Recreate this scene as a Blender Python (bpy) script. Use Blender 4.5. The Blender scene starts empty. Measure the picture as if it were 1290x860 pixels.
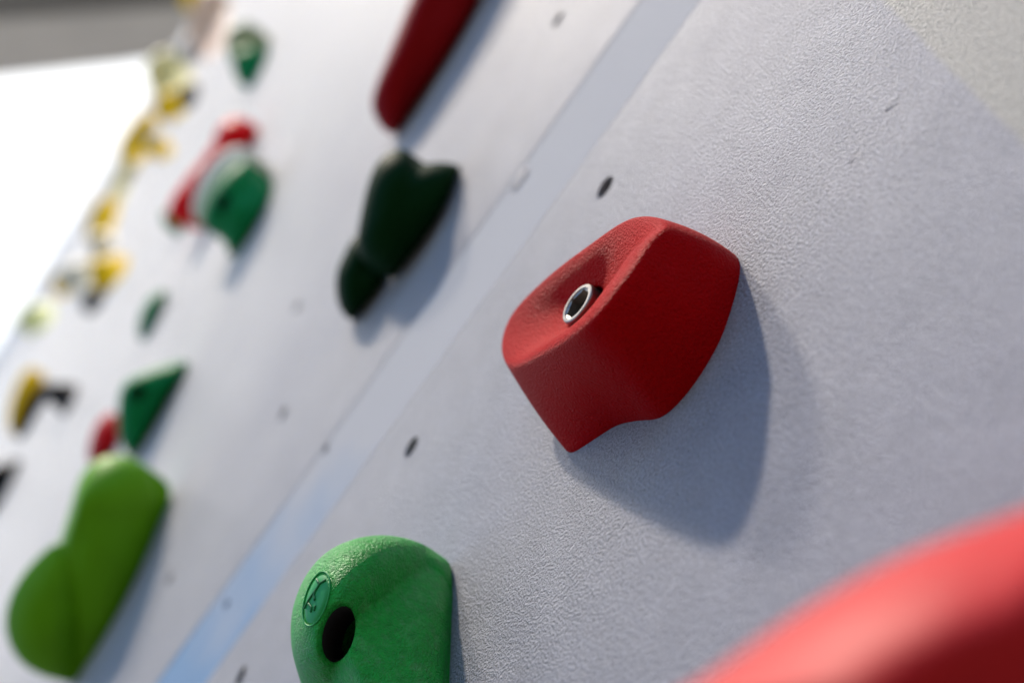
import bpy, bmesh, math, random
from mathutils import Vector, Matrix, noise
from mathutils.bvhtree import BVHTree
random.seed(4)
sc = bpy.context.scene
COL = sc.collection

# ------------------------------------------------------------------ frame of the wall (y = 0, outside is -y)
F = 1700.0; H = 0.204; ZC = 1.5
c20, s20 = math.cos(math.radians(20)), math.sin(math.radians(20))
n = Vector((-0.8660254 * c20, 0.5 * c20, s20))
e = math.atan2(n.y, n.z)
Zc = Vector((0, math.cos(e), -math.sin(e))); Yc = -n; Xc = Yc.cross(Zc)
a = math.radians(12)
Xw = Xc * math.cos(a) + Zc * math.sin(a); Zw = -Xc * math.sin(a) + Zc * math.cos(a)
R = Matrix((Xw, Yc, Zw))                      # camera axes -> world
CAM = Vector((0, -H, ZC))

def ray(px, py):
    return R @ Vector(((px - 645) / F, (430 - py) / F, -1.0))
def den(px, py):
    return ray(px, py).y
def P(px, py, h=0.0):                         # point standing h off the wall
    d = ray(px, py); return CAM + d * ((H - h) / d.y)
def D(px, py, dep):                           # point at a distance from the lens
    q = CAM + ray(px, py) * dep
    return P(px, py, 0.0005) if q.y > -0.0005 else q

# ------------------------------------------------------------------ materials
def mat(name, color, rough=0.5, spec=0.5, metal=0.0, bscale=700, bdist=0.0004, bstr=0.6, mottle=0.12, mscale=30,
        chalk=0.0, sheen=0.0, coat=0.0):
    m = bpy.data.materials.new(name); m.use_nodes = True
    nt = m.node_tree; N = nt.nodes; L = nt.links
    b = N['Principled BSDF']
    b.inputs['Roughness'].default_value = rough
    b.inputs['Specular IOR Level'].default_value = spec
    b.inputs['Metallic'].default_value = metal
    b.inputs['Sheen Weight'].default_value = sheen
    b.inputs['Coat Weight'].default_value = coat; b.inputs['Coat Roughness'].default_value = 0.3
    tc = N.new('ShaderNodeTexCoord')
    n1 = N.new('ShaderNodeTexNoise'); n1.inputs['Scale'].default_value = mscale; n1.inputs['Detail'].default_value = 5
    L.new(tc.outputs['Object'], n1.inputs['Vector'])
    cr = N.new('ShaderNodeMixRGB'); cr.blend_type = 'MIX'
    cr.inputs[1].default_value = (*[v * (1 - mottle) for v in color], 1)
    cr.inputs[2].default_value = (*[min(1, v * (1 + mottle)) for v in color], 1)
    L.new(n1.outputs['Fac'], cr.inputs[0])
    out = cr.outputs[0]
    if chalk:
        n2 = N.new('ShaderNodeTexNoise'); n2.inputs['Scale'].default_value = 160; n2.inputs['Detail'].default_value = 6
        n2.inputs['Roughness'].default_value = 0.7
        L.new(tc.outputs['Object'], n2.inputs['Vector'])
        rp = N.new('ShaderNodeMapRange'); rp.inputs[1].default_value = 0.5; rp.inputs[2].default_value = 0.75
        rp.inputs[4].default_value = chalk
        L.new(n2.outputs['Fac'], rp.inputs[0])
        c2 = N.new('ShaderNodeMixRGB'); c2.inputs[2].default_value = (0.75, 0.72, 0.66, 1)
        L.new(rp.outputs[0], c2.inputs[0]); L.new(out, c2.inputs[1]); out = c2.outputs[0]
    L.new(out, b.inputs['Base Color'])
    if bdist:
        nb = N.new('ShaderNodeTexNoise'); nb.inputs['Scale'].default_value = bscale; nb.inputs['Detail'].default_value = 3
        nb.inputs['Roughness'].default_value = 0.55
        L.new(tc.outputs['Object'], nb.inputs['Vector'])
        bp = N.new('ShaderNodeBump'); bp.inputs['Strength'].default_value = bstr; bp.inputs['Distance'].default_value = bdist
        L.new(nb.outputs['Fac'], bp.inputs['Height']); L.new(bp.outputs[0], b.inputs['Normal'])
        mr = N.new('ShaderNodeMapRange'); mr.inputs[3].default_value = rough - 0.08; mr.inputs[4].default_value = rough + 0.1
        L.new(n1.outputs['Fac'], mr.inputs[0]); L.new(mr.outputs[0], b.inputs['Roughness'])
    return m

RED = mat('red_resin', (0.56, 0.0003, 0.002), 0.42, 0.04, bscale=1100, bdist=0.0028, bstr=1.0, mottle=0.10, chalk=0.0)
DRED = mat('dark_red_resin', (0.27, 0.0005, 0.002), 0.5, 0.1)
GREEN = mat('green_resin', (0.010, 0.36, 0.035), 0.42, 0.28, bscale=1000, bdist=0.0022, bstr=0.8, mottle=0.45, mscale=380, chalk=0.10)
FGREEN = mat('deep_green_resin', (0.001, 0.20, 0.055), 0.55, 0.12)
DGREEN = mat('bottle_green_resin', (0.001, 0.022, 0.003), 0.6, 0.06)
LIME = mat('lime_resin', (0.115, 0.33, 0.002), 0.5, 0.15, mottle=0.2)
YEL = mat('yellow_resin', (1.0, 0.58, 0.0), 0.5, 0.03)
PYEL = mat('pale_yellow_resin', (0.85, 0.74, 0.30), 0.5, 0.4)
PEACH = mat('peach_resin', (0.85, 0.58, 0.40), 0.5, 0.4)
BEIGE = mat('sunlit_face_resin', (0.82, 0.79, 0.66), 0.6, 0.3)  # pale colour paints the sunlit face of the pointed green hold
BLACK = mat('black_resin', (0.004, 0.004, 0.005), 0.6, 0.1)
GREY = mat('grey_resin', (0.25, 0.24, 0.22), 0.6, 0.3)
STEEL = mat('zinc_steel', (0.30, 0.28, 0.25), 0.40, 0.5, metal=1.0, bscale=1500, bdist=0.0001, bstr=0.5, mottle=0.25, mscale=400)
DARK = mat('socket_dark', (0.03, 0.028, 0.025), 0.5, 0.4, metal=0.3, bdist=0)
HOLE = mat('hole_dark', (0.012, 0.010, 0.009), 0.7, 0.2, bdist=0)
EMB = mat('emblem_green', (0.010, 0.31, 0.06), 0.45, 0.4, bdist=0.0002)
EMBD = mat('emblem_line', (0.004, 0.15, 0.035), 0.5, 0.3, bdist=0)
STRIP = mat('joint_filler', (0.20, 0.30, 0.43), 0.75, 0.06, bscale=700, bdist=0.0015, bstr=0.6, mottle=0.06, mscale=8)
def strip_fade():
    nt = STRIP.node_tree; N = nt.nodes; L = nt.links; b = N['Principled BSDF']
    src = b.inputs['Base Color'].links[0].from_socket
    tc = N.new('ShaderNodeTexCoord'); sx = N.new('ShaderNodeSeparateXYZ'); L.new(tc.outputs['Object'], sx.inputs[0])
    nz = N.new('ShaderNodeTexNoise'); nz.inputs['Scale'].default_value = 14; L.new(tc.outputs['Object'], nz.inputs['Vector'])
    ad = N.new('ShaderNodeMath'); ad.operation = 'MULTIPLY_ADD'; ad.inputs[1].default_value = 0.25
    L.new(nz.outputs['Fac'], ad.inputs[0]); L.new(sx.outputs['X'], ad.inputs[2])
    mr = N.new('ShaderNodeMapRange'); mr.inputs[1].default_value = -0.36; mr.inputs[2].default_value = -0.2
    L.new(ad.outputs[0], mr.inputs[0])
    mx = N.new('ShaderNodeMixRGB'); mx.inputs[2].default_value = (0.41, 0.408, 0.42, 1)
    L.new(mr.outputs[0], mx.inputs[0]); L.new(src, mx.inputs[1]); L.new(mx.outputs[0], b.inputs['Base Color'])
strip_fade()                                  # strip turns from blue to grey along X, with an uneven edge
ROOF = mat('canopy_sheet', (0.75, 0.73, 0.68), 0.6, 0.3, bdist=0, mottle=0.2, mscale=1.5)
BEAM = mat('canopy_beam', (0.42, 0.41, 0.38), 0.6, 0.3, bdist=0)
GROUND = mat('ground_gravel', (0.09, 0.088, 0.085), 0.9, 0.2, bscale=40, bdist=0.01, mscale=2)

def wall_material():
    m = bpy.data.materials.new('textured_wall_paint'); m.use_nodes = True
    nt = m.node_tree; N = nt.nodes; L = nt.links; b = N['Principled BSDF']
    b.inputs['Specular IOR Level'].default_value = 0.3
    tc = N.new('ShaderNodeTexCoord'); vec = tc.outputs['Object']
    def noise_(s, d, r=0.5):
        x = N.new('ShaderNodeTexNoise'); x.inputs['Scale'].default_value = s; x.inputs['Detail'].default_value = d
        x.inputs['Roughness'].default_value = r; L.new(vec, x.inputs['Vector']); return x.outputs['Fac']
    big = noise_(7, 5); mid = noise_(45, 5, 0.6)
    mix = N.new('ShaderNodeMixRGB'); mix.inputs[1].default_value = (0.39, 0.40, 0.468, 1); mix.inputs[2].default_value = (0.47, 0.470, 0.51, 1)
    L.new(big, mix.inputs[0])
    m2 = N.new('ShaderNodeMixRGB'); m2.blend_type = 'MULTIPLY'; m2.inputs[0].default_value = 0.6
    mr = N.new('ShaderNodeMapRange'); mr.inputs[1].default_value = 0.3; mr.inputs[2].default_value = 0.7
    mr.inputs[3].default_value = 0.86; mr.inputs[4].default_value = 1.1
    L.new(mid, mr.inputs[0]); L.new(mix.outputs[0], m2.inputs[1]); L.new(mr.outputs[0], m2.inputs[2])
    # colour edge: warm off-white beyond a large arc
    q1, q2, q3 = P(1115, 4), P(1205, 92), P(1288, 180)
    # line through q1,q3 with normal pointing towards the warm field
    d = (q3 - q1); nn = Vector((-d.z, 0, d.x)).normalized()
    if nn.dot(P(1280, 20) - q1) < 0: nn = -nn
    dp = N.new('ShaderNodeVectorMath'); dp.operation = 'DOT_PRODUCT'; dp.inputs[1].default_value = nn
    L.new(vec, dp.inputs[0])
    wob = N.new('ShaderNodeMath'); wob.operation = 'MULTIPLY_ADD'; wob.inputs[1].default_value = 0.003
    L.new(mid, wob.inputs[0]); L.new(dp.outputs['Value'], wob.inputs[2])
    st = N.new('ShaderNodeMapRange'); k = nn.dot(q1) + 0.0015
    st.inputs[1].default_value = k - 0.0012; st.inputs[2].default_value = k + 0.0012
    L.new(wob.outputs[0], st.inputs[0])
    # base colour pales up the wall, painting in the grazing sky glare
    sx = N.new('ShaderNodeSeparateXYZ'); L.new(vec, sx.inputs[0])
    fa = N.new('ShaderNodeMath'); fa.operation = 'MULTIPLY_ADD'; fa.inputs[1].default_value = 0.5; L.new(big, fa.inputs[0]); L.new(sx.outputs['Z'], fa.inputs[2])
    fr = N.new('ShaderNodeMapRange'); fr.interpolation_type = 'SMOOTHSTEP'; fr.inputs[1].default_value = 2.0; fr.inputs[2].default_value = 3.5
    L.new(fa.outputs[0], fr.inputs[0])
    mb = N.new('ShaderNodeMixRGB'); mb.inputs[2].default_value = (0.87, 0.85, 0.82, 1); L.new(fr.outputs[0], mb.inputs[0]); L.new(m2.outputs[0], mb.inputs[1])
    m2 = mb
    m3 = N.new('ShaderNodeMixRGB'); m3.inputs[2].default_value = (0.50, 0.49, 0.45, 1)
    L.new(st.outputs[0], m3.inputs[0]); L.new(m2.outputs[0], m3.inputs[1])
    gr = N.new('ShaderNodeMapRange'); gr.inputs[1].default_value = 0.32; gr.inputs[2].default_value = 0.68
    gr.inputs[3].default_value = 0.72; gr.inputs[4].default_value = 1.34
    gn = noise_(900, 3.5, 0.6); L.new(gn, gr.inputs[0])                 # pale grit in the paint
    m4 = N.new('ShaderNodeMixRGB'); m4.blend_type = 'MULTIPLY'; m4.inputs[0].default_value = 1.0
    L.new(m3.outputs[0], m4.inputs[1]); L.new(gr.outputs[0], m4.inputs[2])
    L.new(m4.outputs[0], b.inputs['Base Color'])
    rr = N.new('ShaderNodeMapRange'); rr.inputs[3].default_value = 0.34; rr.inputs[4].default_value = 0.48
    L.new(mid, rr.inputs[0]); L.new(rr.outputs[0], b.inputs['Roughness'])
    g1 = noise_(900, 3.5, 0.6); g2 = noise_(300, 2, 0.5)
    ad = N.new('ShaderNodeMath'); ad.operation = 'MULTIPLY_ADD'; ad.inputs[1].default_value = 0.3
    L.new(g2, ad.inputs[0]); L.new(g1, ad.inputs[2])
    bp = N.new('ShaderNodeBump'); bp.inputs['Strength'].default_value = 1.0; bp.inputs['Distance'].default_value = 0.0048
    L.new(ad.outputs[0], bp.inputs['Height']); L.new(bp.outputs[0], b.inputs['Normal'])
    return m
WALL = wall_material()

# ------------------------------------------------------------------ helpers
def link(name, me, m, parent=None, smooth=True, sub=0):
    o = bpy.data.objects.new(name, me); COL.objects.link(o)
    me.materials.append(m)
    if smooth: me.polygons.foreach_set('use_smooth', [True] * len(me.polygons))
    if parent:
        o.parent = parent; o.matrix_parent_inverse = Matrix.Translation(-parent.location)
    if sub:
        md = o.modifiers.new('sub', 'SUBSURF'); md.levels = sub; md.render_levels = sub
    return o
def from_bm(name, bm, m, parent=None, smooth=True, sub=0):
    bmesh.ops.recalc_face_normals(bm, faces=bm.faces)
    me = bpy.data.meshes.new(name); bm.to_mesh(me); bm.free()
    return link(name, me, m, parent, smooth, sub)
def thing(name, loc, label, cat, group=None, kind=None):
    o = bpy.data.objects.new(name, None); COL.objects.link(o); o.location = loc; o.empty_display_size = 0.02
    return tag(o, label, cat, group, kind)
def tag(o, label, cat, group=None, kind=None):
    if label: o['label'] = label
    if cat: o['category'] = cat
    if group: o['group'] = group
    if kind: o['kind'] = kind
    return o

def resample(pts, M):                          # closed Catmull-Rom through anchors, M per anchor gap
    K = len(pts); out = []
    for i in range(K):
        p0, p1, p2, p3 = pts[i - 1], pts[i], pts[(i + 1) % K], pts[(i + 2) % K]
        for j in range(M):
            t = j / M
            out.append(0.5 * ((2 * p1) + (p2 - p0) * t + (2 * p0 - 5 * p1 + 4 * p2 - p3) * t * t + (3 * p1 - p0 - 3 * p2 + p3) * t ** 3))
    return out
def loft(bm, rings, cap0=True, cap1=True):
    vr = [[bm.verts.new(p) for p in r] for r in rings]
    M = len(vr[0])
    for a_, b_ in zip(vr, vr[1:]):
        for i in range(M):
            bm.faces.new((a_[i], a_[(i + 1) % M], b_[(i + 1) % M], b_[i]))
    for r, do in ((vr[0], cap0), (vr[-1], cap1)):
        if do:
            c = bm.verts.new(sum((v.co for v in r), Vector()) / M)
            for i in range(M): bm.faces.new((r[i], r[(i + 1) % M], c))
    return vr
shade_lining = []
def add_shade_lining(parent):
    b2 = bmesh.new(); loft(b2, shade_lining, cap0=False); return from_bm('bolt_hole_dark_insert', b2, HOLE, parent)  # dark insert paints in the deep shade inside the bolt hole
def inflate(bm, outline, contact, T, centre=None, hole=None, p=2.2, M=2, dz=0.0, wob=0.0, hug=1.0):
    """outline = silhouette in view; stands at the distance of its contact edge; the rest reaches back to the wall"""
    d0 = H / (sum(den(*q) for q in contact) / len(contact)) + dz
    pts = resample([Vector((x, y, 0)) for x, y in outline], M)
    cx = sum(q.x for q in pts) / len(pts); cy = sum(q.y for q in pts) / len(pts)
    if centre: cx, cy = centre
    dq = []                                     # the side turned to the wall lies on it all the way round the shoulder
    for q in pts:
        l_ = math.hypot(q.x - cx, q.y - cy) or 1
        w_ = (((q.x - cx) * 0.85 + (q.y - cy) * 0.53) / l_ + 0.45) / 1.30
        w_ = max(0.0, min(1.0, w_)); w_ = w_ * w_ * (3 - 2 * w_)
        dw = H / den(q.x, q.y) if den(q.x, q.y) > 0.01 else d0
        dq.append(d0 + (max(d0 * 0.9, min(dw, d0 * hug)) - d0) * w_)
    sil = [D(q.x, q.y, d_) for q, d_ in zip(pts, dq)]
    cw = sum(sil, Vector()) / len(sil)
    foot = []
    for v in sil:
        f = v + (cw - v) * 0.10 * min(1.0, max(0.0, -v.y - 0.001) / 0.02); foot.append(Vector((f.x, 0.002, f.z)))
    mid_ = [v.lerp(f, 0.5) for v, f in zip(sil, foot)]
    rings = [foot, mid_, sil]
    rs = [0.97, 0.88, 0.72, 0.52, 0.30] if not hole else [0.97, 0.90, 0.80, 0.68, 0.55, 0.42]
    for r in rs:
        rg = []
        for q, d_ in zip(pts, dq):
            if hole:
                hw, hh, ang = hole
                an = math.atan2(q.y - cy, q.x - cx) - ang
                rad = 1 / math.sqrt((math.cos(an) / hw) ** 2 + (math.sin(an) / hh) ** 2)
                dd = math.hypot(q.x - cx, q.y - cy)
                hx, hy = cx + (q.x - cx) / dd * rad * 1.12, cy + (q.y - cy) / dd * rad * 1.12
                t = (1 - r) / (1 - 0.42); t = min(1, t)
                x = q.x + (hx - q.x) * t; y = q.y + (hy - q.y) * t
            else:
                x = cx + (q.x - cx) * r; y = cy + (q.y - cy) * r
            dep = d0 + (d_ - d0) * r * r - T * (1 - r ** p) ** (1 / p)
            if wob: dep += wob * (noise.noise(Vector((x * .02, y * .02, T * 99))) )
            rg.append(D(x, y, dep))
        rings.append(rg)
    if hole:
        last = rings[-1]; base = sum(last, Vector()) / len(last)
        ax = ((base - CAM).normalized() * 0.75 + Vector((0, 0.35, 0))).normalized()
        dmax = -base.y * 0.85 / ax.y; kk = min(1.0, dmax / 0.03)
        for sc_, dp in ((0.90, 0.0012), (0.86, 0.004), (0.84, 0.03)):
            rings.append([base + (v - base) * sc_ + ax * dp * kk for v in last])
        shade_lining.clear()
        for sc_, dp in ((0.87, 0.0030), (0.80, 0.0034), (0.78, 0.028)):
            shade_lining.append([base + (v - base) * sc_ + ax * dp * kk for v in last])
    loft(bm, rings)
    return cw

def hold(outlines, m, label, T=0.03, contact=None, sub=1, part='body', parts=(), group='climbing holds bolted to the wall', hug=1.0, **kw):
    """outlines: list of (outline, contact) lobes of one hold; parts: further (name, outline, contact, T, material, dz)"""
    bm = bmesh.new(); cw = None
    for i_, ol in enumerate(outlines):
        if i_: kw = {k: v for k, v in kw.items() if k not in ('centre', 'hole')}
        c_ = inflate(bm, ol[0], ol[1], T if len(ol) < 3 else ol[2], hug=hug, **kw); cw = cw or c_
    if parts or kw.get('hole'):
        t = thing('climbing_hold', Vector((cw.x, 0, cw.z)), label, 'climbing hold', group)
        o = from_bm(part, bm, m, t, sub=sub)
        if kw.get('hole'): add_shade_lining(t)
        for nm, ol, ct, T2, m2, dz in parts:
            b2 = bmesh.new(); inflate(b2, ol, ct, T2, dz=dz); from_bm(nm, b2, m2, t, sub=sub)
        return t, o
    o = from_bm('climbing_hold', bm, m, None, sub=sub); tag(o, label, 'climbing hold', group)
    me = o.data; base = Vector((cw.x, 0, cw.z))
    me.transform(Matrix.Translation(-base)); o.location = base
    return o, o

def bvh_of(o):
    bpy.context.view_layer.update()
    dg = bpy.context.evaluated_depsgraph_get(); ev = o.evaluated_get(dg); me = ev.to_mesh()
    mw = o.matrix_world
    t = BVHTree.FromPolygons([mw @ v.co for v in me.vertices], [p.vertices[:] for p in me.polygons])
    ev.to_mesh_clear(); return t
def hit(t, px, py):
    d = ray(px, py).normalized(); r = t.ray_cast(CAM, d)
    return r[0], (r[1] if r[1].dot(d) < 0 else -r[1])
def tube(bm, pts, r, seg=8, closed=False):
    rings = []
    K = len(pts)
    for i, p in enumerate(pts):
        a_ = pts[(i - 1) % K] if closed else pts[max(0, i - 1)]; b_ = pts[(i + 1) % K] if closed else pts[min(K - 1, i + 1)]
        d = (b_ - a_).normalized(); u = d.orthogonal().normalized()
        u = (Vector((0.3, -1, 0.2)) - d * Vector((0.3, -1, 0.2)).dot(d)).normalized(); v = d.cross(u)
        rings.append([p + (u * math.cos(k / seg * 6.2832) + v * math.sin(k / seg * 6.2832)) * r for k in range(seg)])
    if closed:
        vr = [[bm.verts.new(q) for q in g] for g in rings]
        for i in range(K):
            A, B = vr[i], vr[(i + 1) % K]
            for k in range(seg): bm.faces.new((A[k], A[(k + 1) % seg], B[(k + 1) % seg], B[k]))
    else: loft(bm, rings)

def bolt(parent, base, axis, r=0.0082, hgt=0.007, washer=True):
    """socket-head bolt: head ring with a hexagon socket, and a washer under it"""
    axis = axis.normalized(); u = axis.orthogonal().normalized(); v = axis.cross(u)
    def circ(rad, z, seg=48, hexa=False):
        out = []
        for k in range(seg):
            an = k / seg * 2 * math.pi; rr = rad
            if hexa:
                w = (an % (math.pi / 3)) - math.pi / 6; rr = rad * math.cos(math.pi / 6) / math.cos(w)
            out.append(base + axis * z + (u * math.cos(an) + v * math.sin(an)) * rr)
        return out
    bm = bmesh.new()
    loft(bm, [circ(r, 0), circ(r, hgt - .0009), circ(r * .975, hgt - .0003), circ(r * .93, hgt), circ(r * .80, hgt), circ(r * .77, hgt - .0005),
              circ(r * .77, hgt - .0008, hexa=True), circ(r * .75, hgt - .0050, hexa=True)], cap1=False)
    o = from_bm('bolt', bm, STEEL, parent, smooth=False)
    o['label'] = 'shiny steel bolt with hexagon socket'
    bm = bmesh.new(); loft(bm, [circ(r * .75, hgt - .0049), circ(r * .70, hgt - .0046)], cap0=False); from_bm('socket', bm, DARK, o, smooth=False)
    if washer:
        bm = bmesh.new(); loft(bm, [circ(r * 1.12, -.001), circ(r * 1.12, .0006), circ(r * .9, .0006)]); from_bm('washer', bm, STEEL, o, smooth=False)
    return o

# ------------------------------------------------------------------ climbing wall
wall = thing('climbing_wall', Vector((0, 0, ZC)), 'grey textured climbing wall panels with rows of bolt holes and a pale joint strip', 'climbing wall')
LZ0, LZ1 = P(200, 858), P(799, 6)               # upper edge of the joint strip
RZ0, RZ1 = P(262, 858), P(876, 6)               # lower edge of the joint strip
zu = (LZ0.z + LZ1.z) / 2; zl = (RZ0.z + RZ1.z) / 2
XL, XR, ZT, ZB = -7.0, 1.6, 5.7 + ZC, 0.0
holes = [(762, 236), (518, 563), (303, 852), (703, 25), (357, 520), (410, 565), (285, 760), (213, 728), (375, 385), (440, 655)]
holes = holes[:9]
hp = [P(*q) for q in holes]
def panel(name, x0, x1, z0, z1, y, m, hs, th=0.018):
    bm = bmesh.new(); bev = 0.0005
    def loop(pts): 
        vs = [bm.verts.new(p) for p in pts]; es = [bm.edges.new((vs[i], vs[(i + 1) % len(vs)])) for i in range(len(vs))]
        return vs, es
    o_in = [Vector(p) for p in ((x0 + bev, y, z0 + bev), (x1 - bev, y, z0 + bev), (x1 - bev, y, z1 - bev), (x0 + bev, y, z1 - bev))]
    vi, ei = loop(o_in); edges = list(ei); cups = []
    for h, r in hs:
        pts = [Vector((h.x + r * math.cos(k / 28 * 6.28319), y, h.z + r * math.sin(k / 28 * 6.28319))) for k in range(28)]
        vs, es = loop(pts); edges += es; cups.append((vs, h, r))
    bmesh.ops.triangle_fill(bm, use_beauty=True, use_dissolve=False, edges=edges, normal=(0, -1, 0))
    o_out = [bm.verts.new(p) for p in ((x0, y + bev, z0), (x1, y + bev, z0), (x1, y + bev, z1), (x0, y + bev, z1))]
    back = [bm.verts.new(p) for p in ((x0, y + th, z0), (x1, y + th, z0), (x1, y + th, z1), (x0, y + th, z1))]
    for A, B in ((vi, o_out), (o_out, back)):
        for i in range(4): bm.faces.new((A[i], A[(i + 1) % 4], B[(i + 1) % 4], B[i]))
    bm.faces.new(back)
    for vs, h, r in cups:
        K = len(vs)
        inn = [bm.verts.new((v.co.x, y + 0.004, v.co.z)) for v in vs]
        for i in range(K): bm.faces.new((vs[i], vs[(i + 1) % K], inn[(i + 1) % K], inn[i]))
    o = from_bm(name, bm, m, wall, smooth=False)
    for h, r in hs:
        b2 = bmesh.new(); 
        ring = lambda rr, yy: [Vector((h.x + rr * math.cos(k / 28 * 6.28319), yy, h.z + rr * math.sin(k / 28 * 6.28319))) for k in range(28)]
        loft(b2, [ring(r * 1.15, y + .0035), ring(r * .86, y + .0038), ring(r * .84, y + .016)], cap0=False)
        from_bm('bolt_hole_dark_insert', b2, HOLE, wall, smooth=False)
    return o
up_h = [(h, 0.0058) for h in hp if h.z > zu]; st_h = [(h, 0.0035) for h in hp if zl < h.z <= zu]; lo_h = [(h, 0.0058) for h in hp if h.z <= zl]
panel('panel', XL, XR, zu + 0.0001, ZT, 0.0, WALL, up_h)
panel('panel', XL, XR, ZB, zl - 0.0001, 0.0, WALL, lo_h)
# joint strip with slightly sloping edges as on the wall
panel('joint_strip', XL, XR, zl + 0.0001, zu - 0.0001, 0.0003, STRIP, st_h)
for (px, py, r) in ((655, 225, .006), (1126, 128, .0022), (1120, 133, .0018), (1075, 197, .0022)):   # little blobs of paint
    q = P(px, py); bm = bmesh.new()
    bmesh.ops.create_icosphere(bm, subdivisions=3, radius=r)
    for v in bm.verts: v.co = Vector((v.co.x * 1.3, v.co.y * 0.16, v.co.z)) + Vector((q.x, 0, q.z)) + Vector((0, noise.noise(v.co * 400) * r * .15, 0))
    from_bm('paint_blob', bm, WALL, wall)

# ------------------------------------------------------------------ the sharp red hold
def red_main():
    A = [(931, 324), (917, 398), (896, 447), (864, 495), (832, 525), (803, 529), (775, 535), (745, 554), (713, 570), (714, 520), (735, 450), (775, 395), (820, 350), (880, 315)]
    C = [(838, 279, .029), (818, 302, .0335), (800, 332, .036), (779, 361, .038), (757, 391, .039), (734, 414, .0385), (710, 431, .0355), (678, 447, .0305), (641, 460, .0235),
         (629, 434, .0225), (643, 394, .0240), (688, 348, .0258), (742, 307, .0268), (796, 272, .0275)]
    M = 3
    A3 = resample([P(x, y, 0.0005) for x, y in A], M); C3 = resample([P(x, y, h) for x, y, h in C], M)
    foot = [Vector((v.x, 0.002, v.z)) for v in A3]
    cc = P(735, 388, 0.0190)
    nA = len(A3)
    rings = [foot, A3]
    cen = sum(C3, Vector()) / nA
    for t in (0.04, 0.3, 0.62, 0.92):
        rg = []
        for i, (p, q) in enumerate(zip(A3, C3)):
            v = p.lerp(q, t)
            bulge = math.sin(math.pi * t) * 0.0022                      # faces swell a little
            v = v + (v - cen).normalized() * bulge
            rg.append(v)
        rings.append(rg)
    # rim and dish
    for t, hh in ((0.0, 1.004), (0.13, 1.0), (0.30, .80), (0.46, .50), (0.60, .22), (0.72, .05)):
        rg = []
        for q in C3:
            v = q.lerp(cc, t); y = cc.y + (q.y - cc.y) * hh; v.y = y; rg.append(v)
        rings.append(rg)
    # round recess for the bolt
    for r, dy in ((0.0105, 0.0006), (0.0098, 0.003), (0.0095, 0.006)):
        rg = []
        for q in C3:
            w = q - cc; an = math.atan2(w.z, w.x); rg.append(cc + Vector((math.cos(an) * r, dy, math.sin(an) * r)))
        rings.append(rg)
    t = thing('climbing_hold', Vector((cen.x, 0, cen.z)), 'sharp red hold with a dished face and a shiny steel bolt, near the middle', 'climbing hold', 'climbing holds bolted to the wall')
    bm = bmesh.new(); loft(bm, rings)
    o = from_bm('body', bm, RED, t, sub=2)
    bolt(t, cc + Vector((0, 0.0045, 0)), Vector((0.05, -1, 0.0)), r=0.0084, hgt=0.0080)
red_main()

# ------------------------------------------------------------------ green hold with the empty bolt hole
ol = [(567, 785), (568, 744), (559, 710), (533, 683), (493, 671), (450, 674), (412, 691), (384, 722), (367, 765), (365, 810), (375, 852), (400, 920), (450, 985), (525, 1005), (560, 950), (564, 865)]
ct = [(566, 780), (565, 820)]
t = thing('climbing_hold', P(500, 800), 'rounded green hold with an empty bolt hole and an oval emblem, at the bottom', 'climbing hold', 'climbing holds bolted to the wall')
bm = bmesh.new(); inflate(bm, ol, ct, 0.034, centre=(423, 797), hole=(21, 37, math.radians(14)), p=2.0, M=3, hug=1.09, wob=.002)
GB = from_bm('body', bm, GREEN, t, sub=2); add_shade_lining(t)
tr = bvh_of(GB)
def epx(cx, cy, ru, rv, ang, th, k=1.0):
    x, y = ru * math.cos(th) * k, rv * math.sin(th) * k
    return cx + x * math.cos(ang) - y * math.sin(ang), cy + x * math.sin(ang) + y * math.cos(ang)
E_ = (399, 754, 13.5, 34, math.radians(17))
rings = []
for k in (1.0, .8, .6, .4, .2):
    rg = []
    for j in range(40):
        p_, n_ = hit(tr, *epx(*E_, j / 40 * 6.28319, k)); rg.append(p_ + n_ * (0.0004 if k < 1 else -.0002))
    rings.append(rg)
bm = bmesh.new(); loft(bm, rings, cap0=False); em = from_bm('emblem', bm, EMB, t)
em['label'] = 'oval maker emblem with a running line figure'
bm = bmesh.new()
tube(bm, [(lambda q: q[0] + q[1] * .0002)(hit(tr, *epx(*E_, j / 48 * 6.28319, 1.04))) for j in range(48)], .0003, closed=True)
from_bm('emblem_rim', bm, EMB, em)
def z6(x, y): return (x / 3.91 + 330, y / 3.91 + 640)
strokes = [[(318, 355), (290, 372), (275, 398), (255, 425), (238, 450), (215, 492)], [(275, 352), (286, 372)], [(268, 405), (262, 430), (266, 452)], [(236, 470), (250, 490), (246, 512)], [(268, 480), (262, 505)]]
bm = bmesh.new()
for s_ in strokes:
    pts = []
    for (x0, y0), (x1, y1) in zip(s_, s_[1:]):
        for k in range(4): pts.append(z6(x0 + (x1 - x0) * k / 4, y0 + (y1 - y0) * k / 4))
    pts.append(z6(*s_[-1]))
    tube(bm, [(lambda q: q[0] + q[1] * .0005)(hit(tr, *q_)) for q_ in pts], .0005)
from_bm('emblem_figure', bm, EMBD, em)

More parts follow.
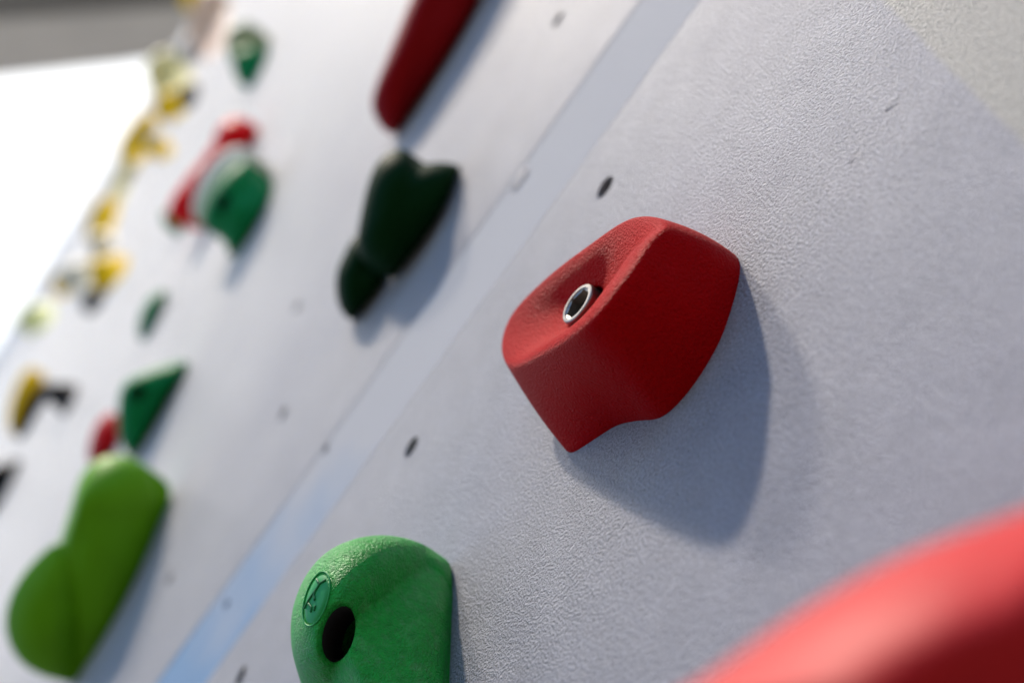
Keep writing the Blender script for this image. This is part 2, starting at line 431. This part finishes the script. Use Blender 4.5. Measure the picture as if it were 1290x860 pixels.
# ------------------------------------------------------------------ the other holds
hold([([(508, 186), (488, 190), (471, 207), (459, 240), (451, 280), (447, 310), (458, 332), (480, 346), (497, 344), (530, 305), (556, 266), (574, 225), (577, 207), (552, 203), (528, 206), (517, 194)], [(574, 225), (500, 340)], .035),
      ([(452, 290), (434, 317), (422, 345), (424, 380), (438, 403), (456, 388), (488, 348), (480, 320)], [(470, 375), (440, 402)], .03)],
     DGREEN, 'very dark green two-lobed hold, left of the sharp red hold', p=2.6)
hold([([(606, -5), (572, 57), (532, 118), (500, 162), (485, 167), (472, 152), (466, 128), (480, 88), (502, 35), (520, -10), (560, -90), (620, -140), (668, -125)], [(606, -5), (500, 162)], .035)],
     DRED, 'long dark red hold reaching down from the top edge, above the dark green hold', p=2.8, centre=(535, 20))
t, o = hold([([(291, 326), (284, 307), (262, 292), (252, 280), (258, 254), (276, 224), (300, 204), (316, 202), (324, 222), (344, 236), (322, 285)], [(340, 240), (295, 322)])],
     FGREEN, 'green pointed hold with a pale sunlit side, beside the long red hold', hole=(8, 13, .5), centre=(280, 255), T=.045, p=2.5,
     parts=[('pale_side', [(320, 192), (302, 182), (276, 193), (253, 220), (241, 252), (243, 276), (256, 282), (272, 250), (292, 225), (316, 206)], [(340, 240), (295, 322)], .02, BEIGE, .03)])
hold([([(319, 165), (314, 151), (294, 147), (276, 158), (268, 180), (280, 196), (300, 190), (316, 180)], [(318, 175), (320, 182)]),
      ([(280, 165), (262, 190), (240, 222), (245, 240), (262, 228), (290, 200), (296, 182)], [(318, 175), (320, 182)]),
      ([(250, 205), (232, 228), (214, 252), (210, 272), (224, 280), (240, 266), (256, 238), (262, 220)], [(318, 175), (320, 182)])],
     mat('red_resin_far', (0.80, 0.001, 0.004), 0.5, 0.1), 'long waisted red hold leaning behind the green pointed hold', T=.04)
hold([([(205, 264), (203, 276), (212, 291), (226, 293), (232, 280), (220, 270)], [(232, 282), (226, 293)])], mat('olive_green_resin', (0.08, 0.25, 0.03)), 'small green hold under the foot of the long waisted red hold', T=.02)
hold([([(291, 70), (299, 62), (318, 57), (336, 62), (330, 85), (314, 111), (300, 104), (293, 90)], [(336, 65), (316, 108)])],
     FGREEN, 'small green hold with a beige side, highest of the green holds', T=.04,
     parts=[('pale_side', [(283, 48), (293, 32), (312, 26), (322, 36), (320, 54), (302, 64), (292, 78), (284, 66)], [(336, 65), (316, 108)], .02, mat('sage_resin', (.36, .42, .22)), .05)])
hold([([(208, 366), (198, 368), (185, 379), (176, 398), (173, 420), (180, 429), (193, 406)], [(208, 370), (182, 428)])], FGREEN, 'slim green hold alone on the wall above the green wedge', T=.04)
hold([([(239, 454), (205, 459), (166, 474), (151, 490), (147, 520), (149, 552), (161, 574), (171, 570), (192, 535), (216, 493)], [(236, 458), (170, 570)])],
     FGREEN, 'green wedge hold with a dark bolt hole, above the lime hold', hole=(9, 12, .6), centre=(173, 494), T=.04, p=3)
hold([([(143, 518), (128, 525), (115, 545), (109, 580), (122, 581), (142, 568), (149, 545)], [(149, 545), (130, 580)])], mat('red_resin_small', (0.55, 0.001, 0.004), .5, .1), 'small red hold tucked behind the green wedge and the lime hold', T=.04)
hold([([(142, 571), (117, 579), (99, 603), (88, 640), (72, 690), (62, 740), (58, 800), (74, 850), (96, 853), (150, 768), (190, 684), (201, 634), (189, 592), (167, 575)], [(198, 650), (98, 850)], .045),
      ([(80, 676), (42, 704), (13, 745), (4, 790), (20, 830), (50, 850), (84, 852), (100, 790), (98, 720)], [(140, 790), (96, 852)], .02)],
     LIME, 'large lime green two-lobed hold in the lower left corner', p=1.7, centre=(98, 650), sub=2)
hold([([(46, 462), (30, 467), (18, 490), (9, 520), (12, 547), (24, 536), (40, 508), (51, 484)], [(51, 484), (20, 545)])], YEL, 'slim yellow hold at the left edge above the black holds', T=.04)
hold([([(50, 484), (74, 482), (98, 484), (92, 506), (80, 525), (70, 512), (58, 503)], [(95, 490), (80, 520)])], BLACK, 'black pointed hold to the right of the slim yellow hold', T=.02)
hold([([(60, 482), (42, 490), (28, 511), (17, 550), (29, 545), (50, 512), (62, 500)], [(60, 500), (28, 545)])], BLACK, 'thin black hold lying against the right side of the slim yellow hold', T=.02)
hold([([(26, 577), (8, 582), (-20, 590), (-30, 640), (-10, 645), (4, 625), (15, 603)], [(24, 582), (2, 628)])], BLACK, 'black triangular hold cut by the left edge', T=.04)
# the far cluster near the top edge of the wall
G2 = 'small holds far up the wall'
def small(cx, cy, rx, ry, ang, m, label, shift=(0.6, .35), T=.05, pts=None):
    an = math.radians(ang); o_ = []
    for k in range(9):
        th = k / 9 * 6.28319; w = 1 + random.uniform(-.12, .12)
        x, y = rx * math.cos(th) * w * 1.8, ry * math.sin(th) * w * 1.65
        o_.append((cx + x * math.cos(an) - y * math.sin(an), cy + x * math.sin(an) + y * math.cos(an)))
    if pts: o_ = pts
    hold([(o_, [(cx + rx * shift[0], cy + ry * shift[1])])], m, label, T=T, group=G2, hug=1.0)
small(250, -2, 15, 13, 0, YEL, 'yellow hold cut by the top edge, highest of the far holds')
small(261, 32, 15, 28, 10, PEACH, 'pale peach hold just under the highest yellow hold')
small(240, 66, 7, 13, 15, GREY, 'small grey brown hold under the pale peach hold')
small(212, 98, 16, 21, -5, PYEL, 'pale yellow rounded hold under the grey brown hold')
small(217, 130, 15, 11, -30, YEL, 'yellow hold right under the pale yellow rounded hold')
small(237, 121, 7, 12, 30, BLACK, 'tiny black hold beside the yellow hold', T=.03)
small(173, 178, 11, 24, 25, YEL, 'golden yellow curved hold beside a small grey one')
small(190, 177, 7, 9, 20, GREY, 'small grey hold between two yellow ones', T=.03)
small(203, 188, 9, 8, 10, YEL, 'small round yellow hold right of the small grey one', T=.03)
small(152, 232, 6, 24, 22, PYEL, 'thin cream hold under the golden yellow curved hold')
small(128, 276, 10, 20, 18, YEL, 'upper yellow hold with a dark one above it')
small(135, 261, 8, 9, 30, BLACK, 'small dark hold touching the top of a yellow one', T=.03)
small(128, 308, 9, 12, 10, mat('ochre_resin', (.50, .40, .20)), 'dull ochre hold between two yellow holds')
small(0, 0, 20, 20, 0, YEL, 'largest yellow far hold, pointed towards the right', pts=[(112, 328), (135, 322), (162, 324), (155, 345), (140, 362), (120, 368), (113, 350)], shift=(0, 0)) if False else None
hold([([(112, 328), (135, 322), (163, 323), (155, 345), (140, 362), (120, 369), (113, 350)], [(160, 328), (125, 368)])], YEL, 'largest yellow far hold, pointed towards the right', T=.05, group=G2)
small(116, 377, 7, 12, 30, BLACK, 'small black hold under the largest yellow far hold', T=.03)
small(98, 350, 17, 14, 0, mat('cream_resin', (.75, .68, .50)), 'cream hold left of the largest yellow far hold')
small(78, 357, 8, 10, 10, YEL, 'small yellow hold left of the cream one', T=.03)
small(46, 400, 14, 11, -20, mat('lemon_resin', (.82, .82, .30)), 'pale lemon hold, lowest of the far cluster')
# foreground red hold, very near the lens
hold([([(800, 915), (868, 862), (1000, 768), (1140, 692), (1290, 638), (1420, 600), (1560, 640), (1620, 780), (1560, 960), (1400, 1120), (1150, 1160), (920, 1060)], [(1560, 960), (1480, 1060)], .05)],
     mat('red_resin_near', (0.50, 0.0003, 0.002), 0.55, 0.30, mscale=60), 'big blurred red hold filling the lower right corner', p=2.0, sub=2, M=2)

# ------------------------------------------------------------------ canopy, ground
def at_z(px, py, z):
    d = ray(px, py); return CAM + d * ((z - CAM.z) / d.z)
ZR = 9.0 + ZC
b_ = ROOF.node_tree; tl_ = b_.nodes.new('ShaderNodeBsdfTranslucent'); tl_.inputs['Color'].default_value = (.72, .71, .68, 1)
ms_ = b_.nodes.new('ShaderNodeMixShader'); ms_.inputs[0].default_value = 0.38                    # weathered translucent sheet
b_.links.new(b_.nodes['Principled BSDF'].outputs[0], ms_.inputs[1]); b_.links.new(tl_.outputs[0], ms_.inputs[2])
b_.links.new(ms_.outputs[0], b_.nodes['Material Output'].inputs['Surface'])
cn = [at_z(-150, 112, ZR), at_z(150, 80, ZR), at_z(420, 40, ZR), at_z(420, -260, ZR), at_z(-150, -260, ZR)]
t = thing('canopy_roof', Vector((cn[0].x, cn[0].y, ZR)), 'grey blurred canopy roof above the top of the wall in the upper left corner', 'roof')
bm = bmesh.new(); bm.faces.new([bm.verts.new(v) for v in cn])
rs_ = from_bm('roof_sheet', bm, ROOF, t, smooth=False); sm_ = rs_.modifiers.new('thick', 'SOLIDIFY'); sm_.thickness = 0.004
for f0, f1, w in ((.22, .32, .12), (.62, .7, .1)):
    A0, A1 = at_z(-150, 112 - 372 * f0, ZR), at_z(330, 60 - 300 * f0, ZR); B0, B1 = at_z(-150, 112 - 372 * f1, ZR), at_z(330, 60 - 300 * f1, ZR)
    bm = bmesh.new(); q_ = [A0, A1, B1, B0]
    loft(bm, [[v + Vector((0, 0, -.15)) for v in q_], [v + Vector((0, 0, -.002)) for v in q_]]); from_bm('beam', bm, BEAM, t, smooth=False)
bm = bmesh.new(); bmesh.ops.create_grid(bm, x_segments=2, y_segments=2, size=60)
g = from_bm('ground', bm, GROUND, None, smooth=False); g.location = (0, 0, -0.01); tag(g, 'pale grey ground below the wall', 'ground', kind='structure')

# ------------------------------------------------------------------ light
SUN = Vector((0.13, -0.42, 0.90)).normalized()
el = math.asin(SUN.z); az = math.atan2(SUN.x, SUN.y)
w = bpy.data.worlds.new('World'); sc.world = w; w.use_nodes = True
nt = w.node_tree; N = nt.nodes; L = nt.links; bg = N['Background']
sky = N.new('ShaderNodeTexSky'); sky.sky_type = 'NISHITA'; sky.sun_disc = False
sky.sun_elevation = el; sky.sun_rotation = az; sky.dust_density = 0.05; sky.air_density = 0.8; sky.ozone_density = 5.0
tc = N.new('ShaderNodeTexCoord'); nz = N.new('ShaderNodeTexNoise'); nz.inputs['Scale'].default_value = 1.6; nz.inputs['Detail'].default_value = 6
L.new(tc.outputs['Generated'], nz.inputs['Vector'])
# a bank of sunlit white cloud behind the upper edge of the wall
dt = N.new('ShaderNodeVectorMath'); dt.operation = 'DOT_PRODUCT'; dt.inputs[1].default_value = ray(-250, 300).normalized()
L.new(tc.outputs['Generated'], dt.inputs[0])
ma = N.new('ShaderNodeMath'); ma.operation = 'MULTIPLY_ADD'; ma.inputs[1].default_value = 0.25
L.new(nz.outputs['Fac'], ma.inputs[0]); L.new(dt.outputs['Value'], ma.inputs[2])
mr = N.new('ShaderNodeMapRange'); mr.interpolation_type = 'SMOOTHSTEP'; mr.inputs[1].default_value = 1.0; mr.inputs[2].default_value = 1.09
L.new(ma.outputs[0], mr.inputs[0])
mx = N.new('ShaderNodeMixRGB'); mx.inputs[2].default_value = (7, 7.1, 7.2, 1)
L.new(mr.outputs[0], mx.inputs[0]); L.new(sky.outputs[0], mx.inputs[1]); L.new(mx.outputs[0], bg.inputs['Color'])
bg.inputs['Strength'].default_value = 0.15
def sun(name, d, s, ang, col):
    l = bpy.data.lights.new(name, 'SUN'); l.energy = s; l.angle = math.radians(ang); l.color = col
    o = bpy.data.objects.new(name, l); COL.objects.link(o); o.rotation_euler = d.to_track_quat('Z', 'Y').to_euler(); return o
sun('sun', SUN, 2.5, 2.2, (1, .87, .71))
sun('reflected_sun', Vector((-0.02, -0.34, 0.94)), 1.0, 3.5, (1, .90, .78))

# ------------------------------------------------------------------ camera
cd = bpy.data.cameras.new('camera'); co = bpy.data.objects.new('camera', cd); COL.objects.link(co)
cd.sensor_width = 36; cd.lens = F / 1290 * 36; cd.clip_start = 0.01; cd.clip_end = 500
co.matrix_world = Matrix.Translation(CAM) @ R.to_4x4()
cd.dof.use_dof = True; cd.dof.focus_distance = 0.466; cd.dof.aperture_fstop = 4.8; cd.dof.aperture_blades = 0
sc.camera = co
vs = sc.view_settings; vs.view_transform = 'Standard'; vs.look = 'None'; vs.gamma = 1; vs.exposure = 0.64
